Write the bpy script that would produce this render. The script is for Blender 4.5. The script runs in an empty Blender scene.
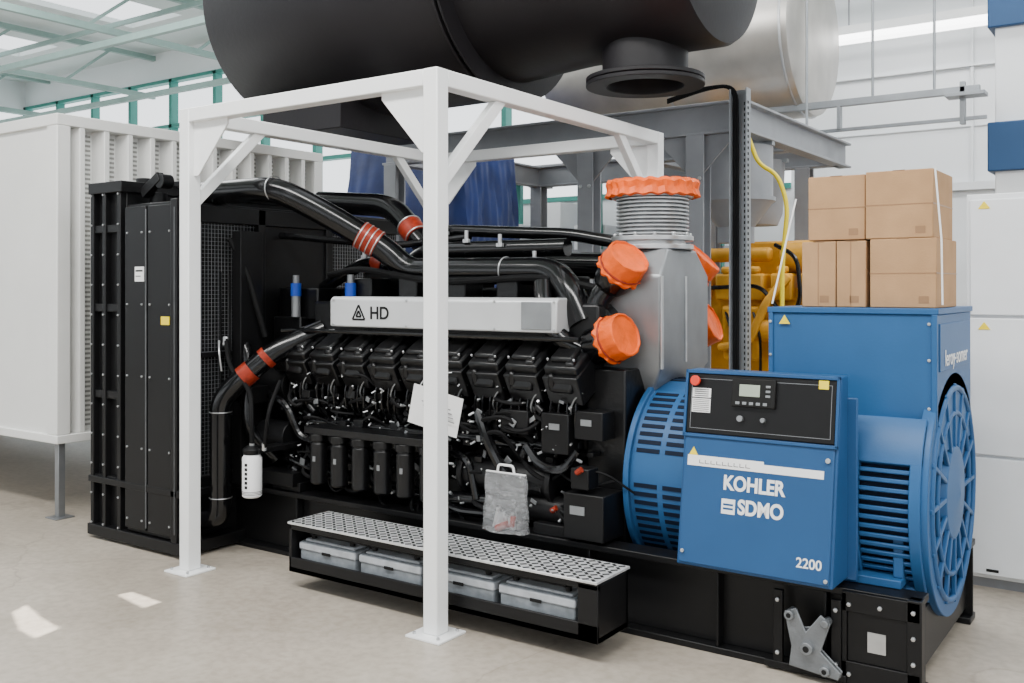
import bpy, bmesh, math, random
from mathutils import Vector, Matrix, Euler
random.seed(7)
S=bpy.context.scene
COL=S.collection
V=Vector
# ---------------------------------------------------------------- materials
def mat(name,col,rough=.5,metal=0.,var=.06,vs=6.,bump=0.,bs=60.,spec=.5,coat=0.):
    m=bpy.data.materials.new(name); m.use_nodes=True
    nt=m.node_tree; b=nt.nodes['Principled BSDF']
    b.inputs['Roughness'].default_value=rough; b.inputs['Metallic'].default_value=metal
    b.inputs['Specular IOR Level'].default_value=spec
    b.inputs['Coat Weight'].default_value=coat
    tc=nt.nodes.new('ShaderNodeTexCoord')
    n=nt.nodes.new('ShaderNodeTexNoise'); n.inputs['Scale'].default_value=vs; n.inputs['Detail'].default_value=5
    nt.links.new(tc.outputs['Object'],n.inputs['Vector'])
    r=nt.nodes.new('ShaderNodeValToRGB')
    r.color_ramp.elements[0].position=.3; r.color_ramp.elements[1].position=.7
    r.color_ramp.elements[0].color=[max(0,c*(1-var)) for c in col]+[1]
    r.color_ramp.elements[1].color=[min(1,c*(1+var)) for c in col]+[1]
    nt.links.new(n.outputs['Fac'],r.inputs['Fac']); nt.links.new(r.outputs['Color'],b.inputs['Base Color'])
    if bump:
        n2=nt.nodes.new('ShaderNodeTexNoise'); n2.inputs['Scale'].default_value=bs; n2.inputs['Detail'].default_value=6
        nt.links.new(tc.outputs['Object'],n2.inputs['Vector'])
        bp=nt.nodes.new('ShaderNodeBump'); bp.inputs['Strength'].default_value=bump; bp.inputs['Distance'].default_value=.01
        nt.links.new(n2.outputs['Fac'],bp.inputs['Height']); nt.links.new(bp.outputs['Normal'],b.inputs['Normal'])
    return m
def emis(name,col,st):
    m=mat(name,col); b=m.node_tree.nodes['Principled BSDF']
    b.inputs['Emission Color'].default_value=(*col,1); b.inputs['Emission Strength'].default_value=st
    return m
M=dict(
 white=mat('white_powder_coat',(.88,.89,.89),.35,0,.02),
 black=mat('black_engine_paint',(.004,.004,.0045),.32,0,.3,9,.15,40,.36),
 gloss=mat('black_gloss_paint',(.003,.003,.0035),.17,0,.2,5,0,60,.45),
 satin=mat('black_satin_panel',(.005,.005,.0055),.40,0,.2,3,0,60,.26),
 dull=mat('dull_black',(.003,.003,.0035),.7,0,.3,8,0,60,.2),
 drum=mat('silencer_black_paint',(.010,.0088,.0105),.48,0,.15,2,.1,30,.3),
 blue=mat('blue_paint',(.016,.070,.185),.36,0,.05,4,0,60,.3),
 blue2=mat('blue_paint_alternator',(.019,.088,.225),.42,0,.06,4,.05,90,.3),
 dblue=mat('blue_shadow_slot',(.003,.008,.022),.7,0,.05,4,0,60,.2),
 orange=mat('orange_plastic_cover',(.80,.105,.002),.45,0,.16,14,.7,22,.3),
 red=mat('red_silicone_hose',(.24,.022,.008),.4,0,.3,30,0,60,.3),
 steel=mat('galvanised_steel',(.52,.53,.54),.36,.85,.14,10),
 tread=mat('tread_aluminium',(.66,.67,.68),.4,.5,.15,14),
 cover=mat('silver_cover_paint',(.56,.57,.58),.35,.25,.04),
 greymet=mat('grey_exhaust_metal',(.25,.26,.27),.40,.6,.14,5),
 castg=mat('cast_grey_metal',(.17,.18,.19),.45,.4,.2,12,.2,60),
 sil=mat('silver_silencer',(.50,.48,.45),.36,.75,.15,3),
 grey=mat('grey_steel_paint',(.27,.28,.30),.5,.1,.08),
 tray=mat('zinc_cable_tray',(.30,.32,.34),.45,.5,.1),
 batt=mat('battery_case_grey',(.20,.22,.24),.35,0,.25,20),
 battlid=mat('battery_lid_grey',(.38,.40,.43),.32,0,.2,15),
 yellow=mat('yellow_engine_paint',(.60,.29,.02),.45,0,.25,5,0,60,.3),
 ysticker=mat('yellow_sticker',(.85,.65,.01),.5),
 paper=mat('white_label',(.82,.82,.82),.6,0,.02),
 ink=mat('black_ink',(.006,.006,.006),.6,0,.05,4,0,60,.25),
 card=mat('cardboard',(.40,.24,.125),.85,0,.08,8,.1,120,.2),
 tape=mat('packing_tape',(.27,.155,.08),.35,0,.05,4,0,60,.3),
 tarp=mat('blue_tarpaulin',(.009,.022,.10),.42,0,.3,4,.8,5,.4),
 cont=mat('container_white',(.76,.76,.74),.5,0,.04,2),
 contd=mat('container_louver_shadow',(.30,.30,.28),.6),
 wall=mat('wall_white_paint',(.82,.84,.86),.7,0,.02,1),
 ceil=mat('ceiling_sheet',(.70,.75,.74),.7,0,.04,1),
 teal=mat('teal_window_frame',(.04,.24,.20),.5),
 pale=mat('pale_green_steel',(.28,.40,.37),.5),
 cab=mat('cabinet_offwhite',(.76,.78,.80),.4,0,.02),
 colblue=mat('column_blue',(.02,.065,.16),.5,0,.05,3,0,60,.3),
 rbtn=mat('red_button',(.65,.03,.01),.35),
 lcd=mat('lcd_screen',(.33,.38,.31),.2),
 bfil=mat('blue_filter',(.012,.06,.4),.35,0,.05,4,0,60,.3),
)
m=bpy.data.materials.new('clear_plastic'); m.use_nodes=True; nt=m.node_tree
b=nt.nodes['Principled BSDF']; b.inputs['Base Color'].default_value=(.8,.81,.83,1); b.inputs['Roughness'].default_value=.12
no=nt.nodes.new('ShaderNodeTexNoise'); no.inputs['Scale'].default_value=5; no.inputs['Distortion'].default_value=2.5
bp=nt.nodes.new('ShaderNodeBump'); bp.inputs['Strength'].default_value=1; bp.inputs['Distance'].default_value=.05
nt.links.new(no.outputs['Fac'],bp.inputs['Height']); nt.links.new(bp.outputs['Normal'],b.inputs['Normal'])
b.inputs['Alpha'].default_value=.24
M['bag']=m
m=bpy.data.materials.new('concrete_floor'); m.use_nodes=True; nt=m.node_tree
b=nt.nodes['Principled BSDF']; tc=nt.nodes.new('ShaderNodeTexCoord')
n1=nt.nodes.new('ShaderNodeTexNoise'); n1.inputs['Scale'].default_value=.9; n1.inputs['Detail'].default_value=9; n1.inputs['Roughness'].default_value=.65
n2=nt.nodes.new('ShaderNodeTexNoise'); n2.inputs['Scale'].default_value=22; n2.inputs['Detail'].default_value=8
for n in(n1,n2): nt.links.new(tc.outputs['Object'],n.inputs['Vector'])
r1=nt.nodes.new('ShaderNodeValToRGB'); r1.color_ramp.elements[0].position=.3; r1.color_ramp.elements[1].position=.72
r1.color_ramp.elements[0].color=(.32,.275,.225,1); r1.color_ramp.elements[1].color=(.50,.445,.375,1)
r2=nt.nodes.new('ShaderNodeValToRGB'); r2.color_ramp.elements[0].position=.35; r2.color_ramp.elements[1].position=.6
r2.color_ramp.elements[0].color=(.80,.79,.77,1); r2.color_ramp.elements[1].color=(1,1,1,1)
mx=nt.nodes.new('ShaderNodeMixRGB'); mx.blend_type='MULTIPLY'; mx.inputs[0].default_value=.8
nt.links.new(n1.outputs['Fac'],r1.inputs[0]); nt.links.new(n2.outputs['Fac'],r2.inputs[0])
vo=nt.nodes.new('ShaderNodeTexVoronoi'); vo.feature='DISTANCE_TO_EDGE'; vo.inputs['Scale'].default_value=.45
n3=nt.nodes.new('ShaderNodeTexNoise'); n3.inputs['Scale'].default_value=2.5; n3.inputs['Detail'].default_value=6
ad=nt.nodes.new('ShaderNodeMixRGB'); ad.inputs[0].default_value=.25
nt.links.new(tc.outputs['Object'],n3.inputs['Vector']); nt.links.new(tc.outputs['Object'],ad.inputs[1]); nt.links.new(n3.outputs['Color'],ad.inputs[2]); nt.links.new(ad.outputs[0],vo.inputs['Vector'])
r3=nt.nodes.new('ShaderNodeValToRGB'); r3.color_ramp.elements[0].position=0; r3.color_ramp.elements[1].position=.004
r3.color_ramp.elements[0].color=(.72,.70,.68,1); r3.color_ramp.elements[1].color=(1,1,1,1)
nt.links.new(vo.outputs['Distance'],r3.inputs[0])
m2=nt.nodes.new('ShaderNodeMixRGB'); m2.blend_type='MULTIPLY'; m2.inputs[0].default_value=.7
nt.links.new(r1.outputs[0],mx.inputs[1]); nt.links.new(r2.outputs[0],mx.inputs[2]); nt.links.new(mx.outputs[0],m2.inputs[1]); nt.links.new(r3.outputs[0],m2.inputs[2])
nt.links.new(m2.outputs[0],b.inputs['Base Color'])
b.inputs['Roughness'].default_value=.36
bp=nt.nodes.new('ShaderNodeBump'); bp.inputs['Strength'].default_value=.12; bp.inputs['Distance'].default_value=.01
nt.links.new(n2.outputs['Fac'],bp.inputs['Height']); nt.links.new(bp.outputs['Normal'],b.inputs['Normal'])
M['floor']=m
# ---------------------------------------------------------------- builders
def top(name,loc=(0,0,0)):
    o=bpy.data.objects.new(name,None); o.empty_display_size=.1; COL.objects.link(o); o.location=loc
    return o
class P:
    def __init__(s,parent,name,material,bevel=0.,Mx=None):
        s.parent=parent; s.name=name; s.mat=M[material]; s.bevel=bevel; s.bm=bmesh.new(); s.Mx=Mx
    def box(s,x0,x1,y0,y1,z0,z1):
        vs=[s.bm.verts.new((x,y,z)) for x in(x0,x1) for y in(y0,y1) for z in(z0,z1)]
        for f in((0,1,3,2),(4,6,7,5),(0,4,5,1),(2,3,7,6),(0,2,6,4),(1,5,7,3)): s.bm.faces.new([vs[i] for i in f])
        return s
    def obox(s,c,size,rot):
        R=rot if isinstance(rot,Matrix) else Euler([math.radians(a) for a in rot]).to_matrix()
        vs=[s.bm.verts.new(V(c)+R@V((x*size[0]/2,y*size[1]/2,z*size[2]/2))) for x in(-1,1) for y in(-1,1) for z in(-1,1)]
        for f in((0,1,3,2),(4,6,7,5),(0,4,5,1),(2,3,7,6),(0,2,6,4),(1,5,7,3)): s.bm.faces.new([vs[i] for i in f])
        return s
    def bar(s,p0,p1,w,h):
        p0=V(p0);p1=V(p1);d=p1-p0
        R=d.to_track_quat('X','Z').to_matrix()
        return s.obox((p0+p1)/2,(d.length,w,h),R)
    def prism(s,pts,axis,a0,a1):
        def mk(p,a):
            if axis=='x': return (a,p[0],p[1])
            if axis=='y': return (p[0],a,p[1])
            return (p[0],p[1],a)
        A=[s.bm.verts.new(mk(p,a0)) for p in pts]; B=[s.bm.verts.new(mk(p,a1)) for p in pts]
        s.bm.faces.new(A); s.bm.faces.new(B[::-1]); n=len(pts)
        for i in range(n): s.bm.faces.new((A[i],B[i],B[(i+1)%n],A[(i+1)%n]))
        return s
    def lathe(s,p,d,prof,seg=28,caps=True):
        p=V(p); d=V(d).normalized(); q=d.to_track_quat('Z','Y').to_matrix()
        rings=[]
        for(h,r) in prof:
            rings.append([s.bm.verts.new(p+q@V((r*math.cos(2*math.pi*i/seg),r*math.sin(2*math.pi*i/seg),h))) for i in range(seg)])
        for a,b in zip(rings,rings[1:]):
            for i in range(seg): s.bm.faces.new((a[i],a[(i+1)%seg],b[(i+1)%seg],b[i]))
        if caps: s.bm.faces.new(rings[0][::-1]); s.bm.faces.new(rings[-1])
        return s
    def cyl(s,p0,p1,r0,r1=None,seg=24):
        p0=V(p0);p1=V(p1); r1=r0 if r1 is None else r1
        return s.lathe(p0,p1-p0,[(0,r0),((p1-p0).length,r1)],seg)
    def tube(s,path,r,seg=14,br=.12):
        path=[V(p) for p in path]; pts=[path[0]]
        for i in range(1,len(path)-1):
            a,b,c=path[i-1],path[i],path[i+1]
            k=min(br,(b-a).length*.48,(c-b).length*.48)
            s0=b+(a-b).normalized()*k; s1=b+(c-b).normalized()*k
            for j in range(7):
                t=j/6; pts.append(s0*(1-t)**2+b*2*t*(1-t)+s1*t*t)
        pts.append(path[-1])
        tans=[]
        for i in range(len(pts)):
            a=pts[max(0,i-1)]; b=pts[min(len(pts)-1,i+1)]; tans.append((b-a).normalized())
        up=V((0,0,1)) if abs(tans[0].z)<.9 else V((1,0,0))
        n=tans[0].cross(up).normalized(); rings=[]
        for i,(p,t) in enumerate(zip(pts,tans)):
            n=(n-t*n.dot(t)).normalized(); bb=t.cross(n)
            rr=r if not callable(r) else r(i/(len(pts)-1))
            rings.append([s.bm.verts.new(p+(n*math.cos(2*math.pi*k/seg)+bb*math.sin(2*math.pi*k/seg))*rr) for k in range(seg)])
        for a,b in zip(rings,rings[1:]):
            for i in range(seg): s.bm.faces.new((a[i],a[(i+1)%seg],b[(i+1)%seg],b[i]))
        s.bm.faces.new(rings[0][::-1]); s.bm.faces.new(rings[-1])
        return s
    def ring(s,c,d,R,r,seg=40,ms=8):
        c=V(c); q=V(d).normalized().to_track_quat('Z','Y').to_matrix(); g=[]
        for i in range(seg):
            a=2*math.pi*i/seg
            g.append([s.bm.verts.new(c+q@V(((R+r*math.cos(2*math.pi*k/ms))*math.cos(a),(R+r*math.cos(2*math.pi*k/ms))*math.sin(a),r*math.sin(2*math.pi*k/ms)))) for k in range(ms)])
        for i in range(seg):
            a=g[i];b=g[(i+1)%seg]
            for k in range(ms): s.bm.faces.new((a[k],b[k],b[(k+1)%ms],a[(k+1)%ms]))
        return s
    def bolts(s,pts,d=(0,-1,0),r=.012,h=.01):
        for p in pts: s.lathe(p,d,[(0,r),(h,r),(h*1.2,r*.6)],6)
        return s
    def done(s):
        bmesh.ops.recalc_face_normals(s.bm,faces=s.bm.faces)
        for f in s.bm.faces: f.smooth=True
        for e in s.bm.edges:
            if len(e.link_faces)==2 and e.calc_face_angle(0)>.6: e.smooth=False
        me=bpy.data.meshes.new(s.name); s.bm.to_mesh(me); s.bm.free(); me.materials.append(s.mat)
        o=bpy.data.objects.new(s.name,me); COL.objects.link(o)
        if s.parent: o.parent=s.parent; o.matrix_parent_inverse=Matrix.Translation(-V(s.parent.location))
        if s.Mx is not None: o.matrix_local=s.Mx
        if s.bevel:
            mo=o.modifiers.new('bevel','BEVEL'); mo.width=s.bevel; mo.segments=2; mo.limit_method='ANGLE'; mo.angle_limit=math.radians(40); mo.harden_normals=False
        return o
def text(parent,name,body,size,mx,material,bold=0.,align='CENTER'):
    c=bpy.data.curves.new(name,'FONT'); c.body=body; c.size=size; c.align_x=align; c.align_y='CENTER'; c.extrude=.0008; c.offset=bold
    c.materials.append(M[material]); o=bpy.data.objects.new(name,c); COL.objects.link(o); o.parent=parent; o.matrix_local=mx
    return o
RX90=Matrix.Rotation(math.radians(90),4,'X')
# ---------------------------------------------------------------- room
P(None,'floor','floor').box(-20,12,-12,9.2,-.1,0).done()
w=P(None,'wall_back','wall')
w.box(-20,-1.4,9,9.2,0,2.9).box(-20,-1.4,9,9.2,5.9,6.6).box(-1.4,12,9,9.2,0,6.6); w.done()
wl=P(None,'wall_left','wall'); wl.box(-20.2,-20,-12,9.2,0,3).box(-20.2,-20,-12,9.2,5.8,6.6); wl.done()
wl=P(None,'wall_front','wall'); wl.box(-20,12,-12.2,-12,0,1.6).box(-20,12,-12.2,-12,5.4,6.6)
for x in range(-20,13,4): wl.box(x-.4,x+.4,-12.2,-12,1.6,5.4)
wl.done()
wl=P(None,'wall_right','wall'); wl.box(12,12.2,-12,9.2,0,2.4).box(12,12.2,-12,9.2,5.4,6.6)
for y in range(-12,10,5): wl.box(12,12.2,y-.0,y+1.5,2.4,5.4)
wl.done()
cl=P(None,'ceiling','ceil')
for x in range(-20,12,4): cl.box(x,x+2.5,-12,9.2,6.5,6.6)
for x in range(-20,12,4): cl.box(x+2.5,x+4,-12,-9,6.5,6.6).box(x+2.5,x+4,7.5,9.2,6.5,6.6).box(x+2.5,x+4,-1.,-.5,6.5,6.6).box(x+2.5,x+4,3,3.5,6.5,6.6)
cl.done()
wf=top('window_1'); t=P(wf,'window_frames','teal')
x=-20
while x<-1.4:
    t.box(x,x+.09,8.95,9.12,2.9,5.9); x+=1.4
for z in (2.9,3.9,4.9,5.84): t.box(-20,-1.4,8.95,9.12,z,z+.07)
t.done()
wf=top('window_2'); t=P(wf,'window_frames','teal')
for i in range(11): t.box(-20.12,-19.95,-11+i*2,-10.92+i*2,3,5.8)
for z in (3,4.4,5.74): t.box(-20.12,-19.95,-12,9,z,z+.08)
t.done()
tr=top('roof_truss')
t=P(tr,'truss_chords','pale')
for x in range(-19,6,4):
    for z in (5.55,6.35): t.box(x,x+.09,-11,9,z,z+.1)
    for k in range(10):
        t.bar((x+.05,-11+k*2,5.6),(x+.05,-10+k*2,6.4),.045,.045)
for y in (-1,2.2,5.2,8): t.box(-20,8,y,y+.09,5.3,5.4)
for y in (.6,3.7,6.6): t.box(-20,8,y,y+.05,6.2,6.28)
t.done()
wd=top('wall_trunking'); t=P(wd,'trunking','cab')
t.box(-1.35,8,8.9,8.99,2.75,2.84).box(-1.35,8,8.93,8.99,4.2,4.22)
t.box(.75,.78,8.95,8.995,2.82,6.4); t.box(-1.35,8,8.97,8.995,3.5,3.515); t.done()
lp=top('fluorescent_lamp'); P(lp,'housing','white').box(-.8,1.5,8.3,8.55,4.62,4.72).done()
M['tube']=emis('lamp_tube_glow',(1,1,1),7)
t=P(lp,'tubes','tube'); t.box(-.75,1.45,8.32,8.53,4.55,4.62); t.done()
t=P(lp,'suspension_rods','grey')
for x in(-.5,1.2): t.cyl((x,8.42,4.72),(x,8.42,6.5),.01,None,8)
t.done()
c=top('building_column'); t=P(c,'column_shaft','wall',.01); t.box(1.55,1.9,5.3,5.65,0,6.5); t.done()
t=P(c,'blue_bands','colblue',.01)
for z in (2.55,3.72): t.box(1.5,1.95,5.25,5.7,z,z+.40)
t.done()
# ---------------------------------------------------------------- white protective frame
fr=top('protective_steel_frame'); H=2.61; L=1.79; D=2.25; w_=.042
t=P(fr,'posts','white',.006)
for x in(0,-L):
    for y in(0,D): t.box(x-w_,x+w_,y-w_,y+w_,.012,H)
t.done()
t=P(fr,'top_beams','white',.006)
for y in(0,D): t.box(-L+w_,-w_,y-w_+.001,y+w_-.001,H-.08,H-.001)
for x in(0,-L): t.box(x-w_+.001,x+w_-.001,w_,D-w_,H-.08,H-.001)
t.done()
t=P(fr,'braces','white',.004)
for x in(0,-L):
    t.bar((x,0,2.06),(x,.52,2.56),.045,.06); t.bar((x,D,2.06),(x,D-.52,2.56),.045,.06)
t.done()
t=P(fr,'gusset_plates','white',.002)
for y in(0,D):
    t.prism([(-.04,H-.07),(-.33,H-.07),(-.33,H-.11),(-.08,H-.38),(-.04,H-.38)],'y',y-.006,y+.006)
    t.prism([(-L+.04,H-.07),(-L+.33,H-.07),(-L+.33,H-.11),(-L+.08,H-.38),(-L+.04,H-.38)],'y',y-.006,y+.006)
t.done()
t=P(fr,'base_plates','white',.003)
for x in(0,-L):
    for y in(0,D): t.box(x-.1,x+.1,y-.1,y+.1,0,.012)
t.done()
t=P(fr,'anchor_bolts','steel')
for x in(0,-L):
    for y in(0,D): t.bolts([(x+a,y+b_,.012) for a in(-.07,.07) for b_ in(-.07,.07)],(0,0,1),.008,.01)
t.done()
# ---------------------------------------------------------------- skid
sk=top('generator_base_frame'); ST=.385
t=P(sk,'i_beams','satin',.004)
for y in(.52,1.55):
    t.box(-2.93,2.0,y,y+.13,ST-.03,ST).box(-2.93,2.0,y,y+.13,0,.03).box(-2.93,2.0,y+.06,y+.075,.03,ST-.03)
t.done()
t=P(sk,'cross_members','satin',.004)
for x in(-2.85,-1.9,-.9,.1,1.1,1.93): t.box(x-.04,x+.04,.6,1.62,.06,.30)
t.done()
t=P(sk,'stiffeners','satin',.003)
for x in(-2.5,-1.5,-.5,.5,1.15,1.62,1.9): t.box(x,x+.012,.525,.58,.03,ST-.03).box(x,x+.012,1.63,1.675,.03,ST-.03)
t.box(1.95,2.005,.50,.56,0,ST).box(1.7,1.72,.50,.56,0,ST-.01).box(1.7,2.0,.50,.515,.30,ST-.005).box(1.7,2.0,.50,.515,0,.1).box(1.72,1.95,.51,.52,.1,.3)
t.box(1.38,1.72,.49,.512,.01,.04).box(1.42,1.46,.49,.512,.04,.34).box(1.66,1.70,.49,.512,.04,.34); t.done()
t=P(sk,'end_bolts','steel')
t.bolts([(1.73,.5,z) for z in(.05,.33)]+[(1.975,.5,z) for z in(.05,.14,.24,.34)]+[(1.85,.5,.335)]+[(x,.49,z) for x in(1.44,1.68) for z in(.08,.3)],(0,-1,0),.009,.010)
t.box(1.80,1.87,.506,.511,.15,.23); t.done()
t=P(sk,'lifting_lug','castg',.004)
t.prism([(1.50,.05),(1.70,.03),(1.71,.06),(1.63,.13),(1.67,.25),(1.63,.28),(1.57,.20),(1.53,.29),(1.48,.27),(1.51,.13)],'y',.45,.462)
t.prism([(1.50,.05),(1.70,.03),(1.71,.06),(1.63,.13),(1.60,.22),(1.50,.20)],'y',.478,.488)
t.cyl((1.58,.42,.14),(1.58,.50,.14),.026).cyl((1.65,.43,.06),(1.65,.50,.06),.020).cyl((1.505,.43,.26),(1.505,.50,.26),.020).cyl((1.65,.43,.25),(1.65,.50,.25),.016); t.done()
t=P(sk,'lug_pin_holes','ink'); 
for (x,z,r) in((1.58,.14,.013),(1.65,.06,.010),(1.505,.26,.010)): t.cyl((x,.4195 if r>.012 else .4295,z),(x,.432,z),r)
t.done()
# ---------------------------------------------------------------- battery tray
bt=top('battery_tray'); TX=.80; TY=.37; TL=-1.09
t=P(bt,'tray_body','satin',.004)
t.box(TL,TX,.1,TY,.09,.12).box(TL,TX,.1,.115,.09,.17).box(TL,TL+.02,.1,TY,.09,.34).box(TX-.10,TX,.1,TY,.09,.34).box(TL,TX,TY-.02,TY,.09,.34)
t.box(TL,TX,.1,.125,.315,.345)
for x in(-1.0,-.3,.4): t.box(x,x+.06,TY,.53,.1,.16)
t.done()
t=P(bt,'tread_plate','tread',.002); t.box(TL,TX,.09,TY+.02,.345,.357); t.done()
t=P(bt,'tread_perforations','ink')
for i in range(49):
    for j in range(8):
        x=TL+.025+i*.0383; y=.108+j*.0365
        t.obox((x,y,.3575),(.030,.014,.002),(0,0,45 if (i+j)%2 else -45))
t.done()
B0=TL+.04
t=P(bt,'batteries','batt',.008)
for i in range(4): t.box(B0+i*.437,B0+.40+i*.437,.145,TY-.03,.122,.25)
t.done()
t=P(bt,'battery_lids','battlid',.008)
for i in range(4): t.box(B0-.005+i*.437,B0+.405+i*.437,.138,TY-.025,.205,.245).box(B0+.02+i*.437,B0+.38+i*.437,.16,TY-.04,.245,.262)
t.done()
t=P(bt,'battery_terminals','ink',.001)
for i in range(4):
    for k in(.05,.33): t.cyl((B0+.01+i*.437+k,.19,.262),(B0+.01+i*.437+k,.19,.285),.015,None,10)
    t.box(B0+.17+i*.437,B0+.23+i*.437,.134,.14,.20,.215)
t.tube([(-1.0,.17,.29),(-.6,.16,.295),(-.2,.17,.29),(.3,.16,.295),(.6,.17,.29)],.008,6); t.done()
# ---------------------------------------------------------------- radiator
ra=top('radiator')
t=P(ra,'core_frame','satin',.006)
t.box(-2.93,-2.62,.15,2.1,.05,2.22); t.done()
t=P(ra,'frame_channels','satin',.004)
for x in(-2.95,-2.82,-2.66): t.box(x,x+.035,.11,.16,.03,2.27)
for z in(.03,.36,.9,1.45,1.95,2.2): t.box(-2.95,-2.63,.12,.155,z,z+.05)
t.box(-2.96,-2.0,.1,2.12,.36,.40); t.box(-2.96,-2.6,.1,2.12,2.2,2.27); t.box(-2.97,-2.0,.1,2.12,.02,.09); t.done()
t=P(ra,'fan_shroud','satin',.008)
t.box(-2.58,-2.1,.13,2.1,.09,2.12); t.done()
t=P(ra,'side_panels','satin',.005)
t.box(-2.57,-2.36,.105,.135,.12,2.1).box(-2.34,-2.08,.105,.135,.12,2.1)
t.box(-2.11,-2.05,.1,.2,.09,2.13); t.done()
t=P(ra,'panel_edge_trims','greymet')
for x in(-2.352,-2.072): t.box(x,x+.003,.098,.106,.14,2.08)
t.done()
t=P(ra,'panel_bolts','steel')
t.bolts([(x,.104,z) for x in(-2.54,-2.39,-2.31,-2.12) for z in(.18,.62,1.06,1.5,1.94)]+[(x,.11,.1+k*.19) for x in(-2.935,-2.805,-2.645) for k in range(12)],(0,-1,0),.007,.007); t.done()
t=P(ra,'warning_sticker','ysticker'); t.box(-2.20,-2.12,.1,.104,1.38,1.43); t.done()
t=P(ra,'data_label','paper'); t.box(-2.46,-2.37,.1,.104,1.64,1.73); t.done()
t=P(ra,'label_print','ink'); t.box(-2.45,-2.38,.0985,.1,1.70,1.71).box(-2.45,-2.40,.0985,.1,1.67,1.675); t.done()
t=P(ra,'guard_frame','satin',.004)
t.box(-2.1,-2.03,.2,.26,.1,2.1).box(-2.1,-2.03,.70,.76,.1,2.1).box(-2.1,-2.03,1.3,1.36,.1,2.1).box(-2.1,-2.03,.2,2.05,2.0,2.1).box(-2.1,-2.03,.2,2.05,1.18,1.21).box(-2.1,-2.03,.2,2.05,.4,.46)
t.box(-2.1,-2.05,.76,1.3,.1,2.0).done()
t=P(ra,'grille_wires','grey')
for k in range(62): t.box(-2.066,-2.064,.2,2.05,.46+k*.025,.4615+k*.025)
for k in range(74): t.box(-2.064,-2.062,.26+k*.025,.2615+k*.025,.4,2.0)
t.done()
t=P(ra,'filler_neck_fittings','satin',.003)
t.cyl((-2.8,.4,2.26),(-2.8,.4,2.32),.05).cyl((-2.5,.3,2.1),(-2.5,.3,2.2),.05).obox((-2.45,.22,2.24),(.2,.05,.06),(0,-30,0)).cyl((-2.36,.2,2.26),(-2.36,.28,2.26),.045)
t.box(-2.9,-2.5,.5,1.9,2.26,2.30); t.done()
t=P(ra,'coolant_pipe','gloss')
t.tube([(-2.06,.3,.2),(-1.9,.3,.24),(-1.9,.3,.93),(-1.80,.36,1.05),(-1.66,.50,1.22),(-1.5,.75,1.35)],.064,18,.14)
t.tube([(-2.06,.55,1.3),(-1.9,.5,1.25),(-1.85,.45,.75),(-1.75,.6,.55)],.035,12,.1); t.done()
t=P(ra,'hose_clamps','red'); t.cyl((-1.79,.37,1.063),(-1.75,.41,1.11),.068); t.cyl((-1.70,.46,1.17),(-1.68,.48,1.195),.068).done()
t=P(ra,'clamp_bands','steel')
for z in(.35,.86): t.ring((-1.9,.3,z),(0,0,1),.065,.003)
t.done()
ho=P(ra,'hydraulic_hoses','dull')
ho.tube([(-1.62,.3,.66),(-1.6,.28,.86),(-1.68,.34,1.0),(-1.9,.36,1.12),(-1.98,.4,1.3)],.014,8,.1)
ho.tube([(-1.55,.33,.66),(-1.48,.3,.9),(-1.55,.45,1.05)],.012,8,.1)
for k in range(5): ho.tube([(-2.03,.35+.07*k,.5+.1*k),(-1.95,.34+.07*k,.8+.1*k),(-2.03,.4+.07*k,1.7)],.008,6,.3)
ho.tube([(-2.0,.45,1.9),(-1.9,.5,1.7),(-1.85,.6,1.3)],.02,8,.1)
ho.done()
t=P(ra,'hose_end_fittings','steel')
t.cyl((-1.62,.3,.66),(-1.615,.295,.70),.016,None,8).cyl((-1.55,.33,.66),(-1.545,.325,.70),.015,None,8).cyl((-1.97,.39,1.25),(-1.98,.4,1.3),.017,None,8)
t.tube([(-1.98,.35,1.28),(-1.93,.31,1.22),(-1.93,.33,1.1)],.006,6).done()
# ---------------------------------------------------------------- diesel engine
en=top('diesel_engine')
t=P(en,'coolant_filter_can','paper',.004); t.lathe((-1.62,.3,.385),(0,0,1),[(0,.045),(.01,.057),(.23,.057),(.25,.045)],24); t.done()
t=P(en,'coolant_filter_head','satin',.003); t.lathe((-1.62,.3,.635),(0,0,1),[(0,.05),(.03,.055),(.05,.03)],20).box(-1.66,-1.56,.3,.85,.64,.67); t.done()
t=P(en,'coolant_filter_lettering','ink')
for k in range(6): t.obox((-1.607,.244,.45+k*.026),(.016,.004,.016),(0,0,12))
for k in range(3): t.lathe((-1.62,.3,.405+k*.008),(0,0,1),[(0,.0575),(.003,.0575)],24)
t.done()
t=P(en,'engine_block','black',.01)
t.box(-1.7,.42,.88,1.42,.42,1.12).box(-1.65,.38,.95,1.35,.2,.44)
t.prism([(.88,.9),(.66,1.08),(.75,1.3),(1.0,1.36),(1.3,1.36),(1.55,1.3),(1.64,1.08),(1.42,.9)],'x',-1.65,.4)
t.box(-1.95,-1.7,.75,1.55,.42,1.42); t.box(.38,.6,.72,1.58,.3,1.2); t.done()
hd=P(en,'cylinder_heads','black',.008); vc=P(en,'rocker_covers','black',.014); bo=P(en,'head_bolts','steel'); pu=P(en,'injection_pumps','satin',.003)
ln=P(en,'injection_lines','gloss'); l2=P(en,'fuel_return_lines','greymet'); dr=P(en,'crankcase_doors','satin',.006)
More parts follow.
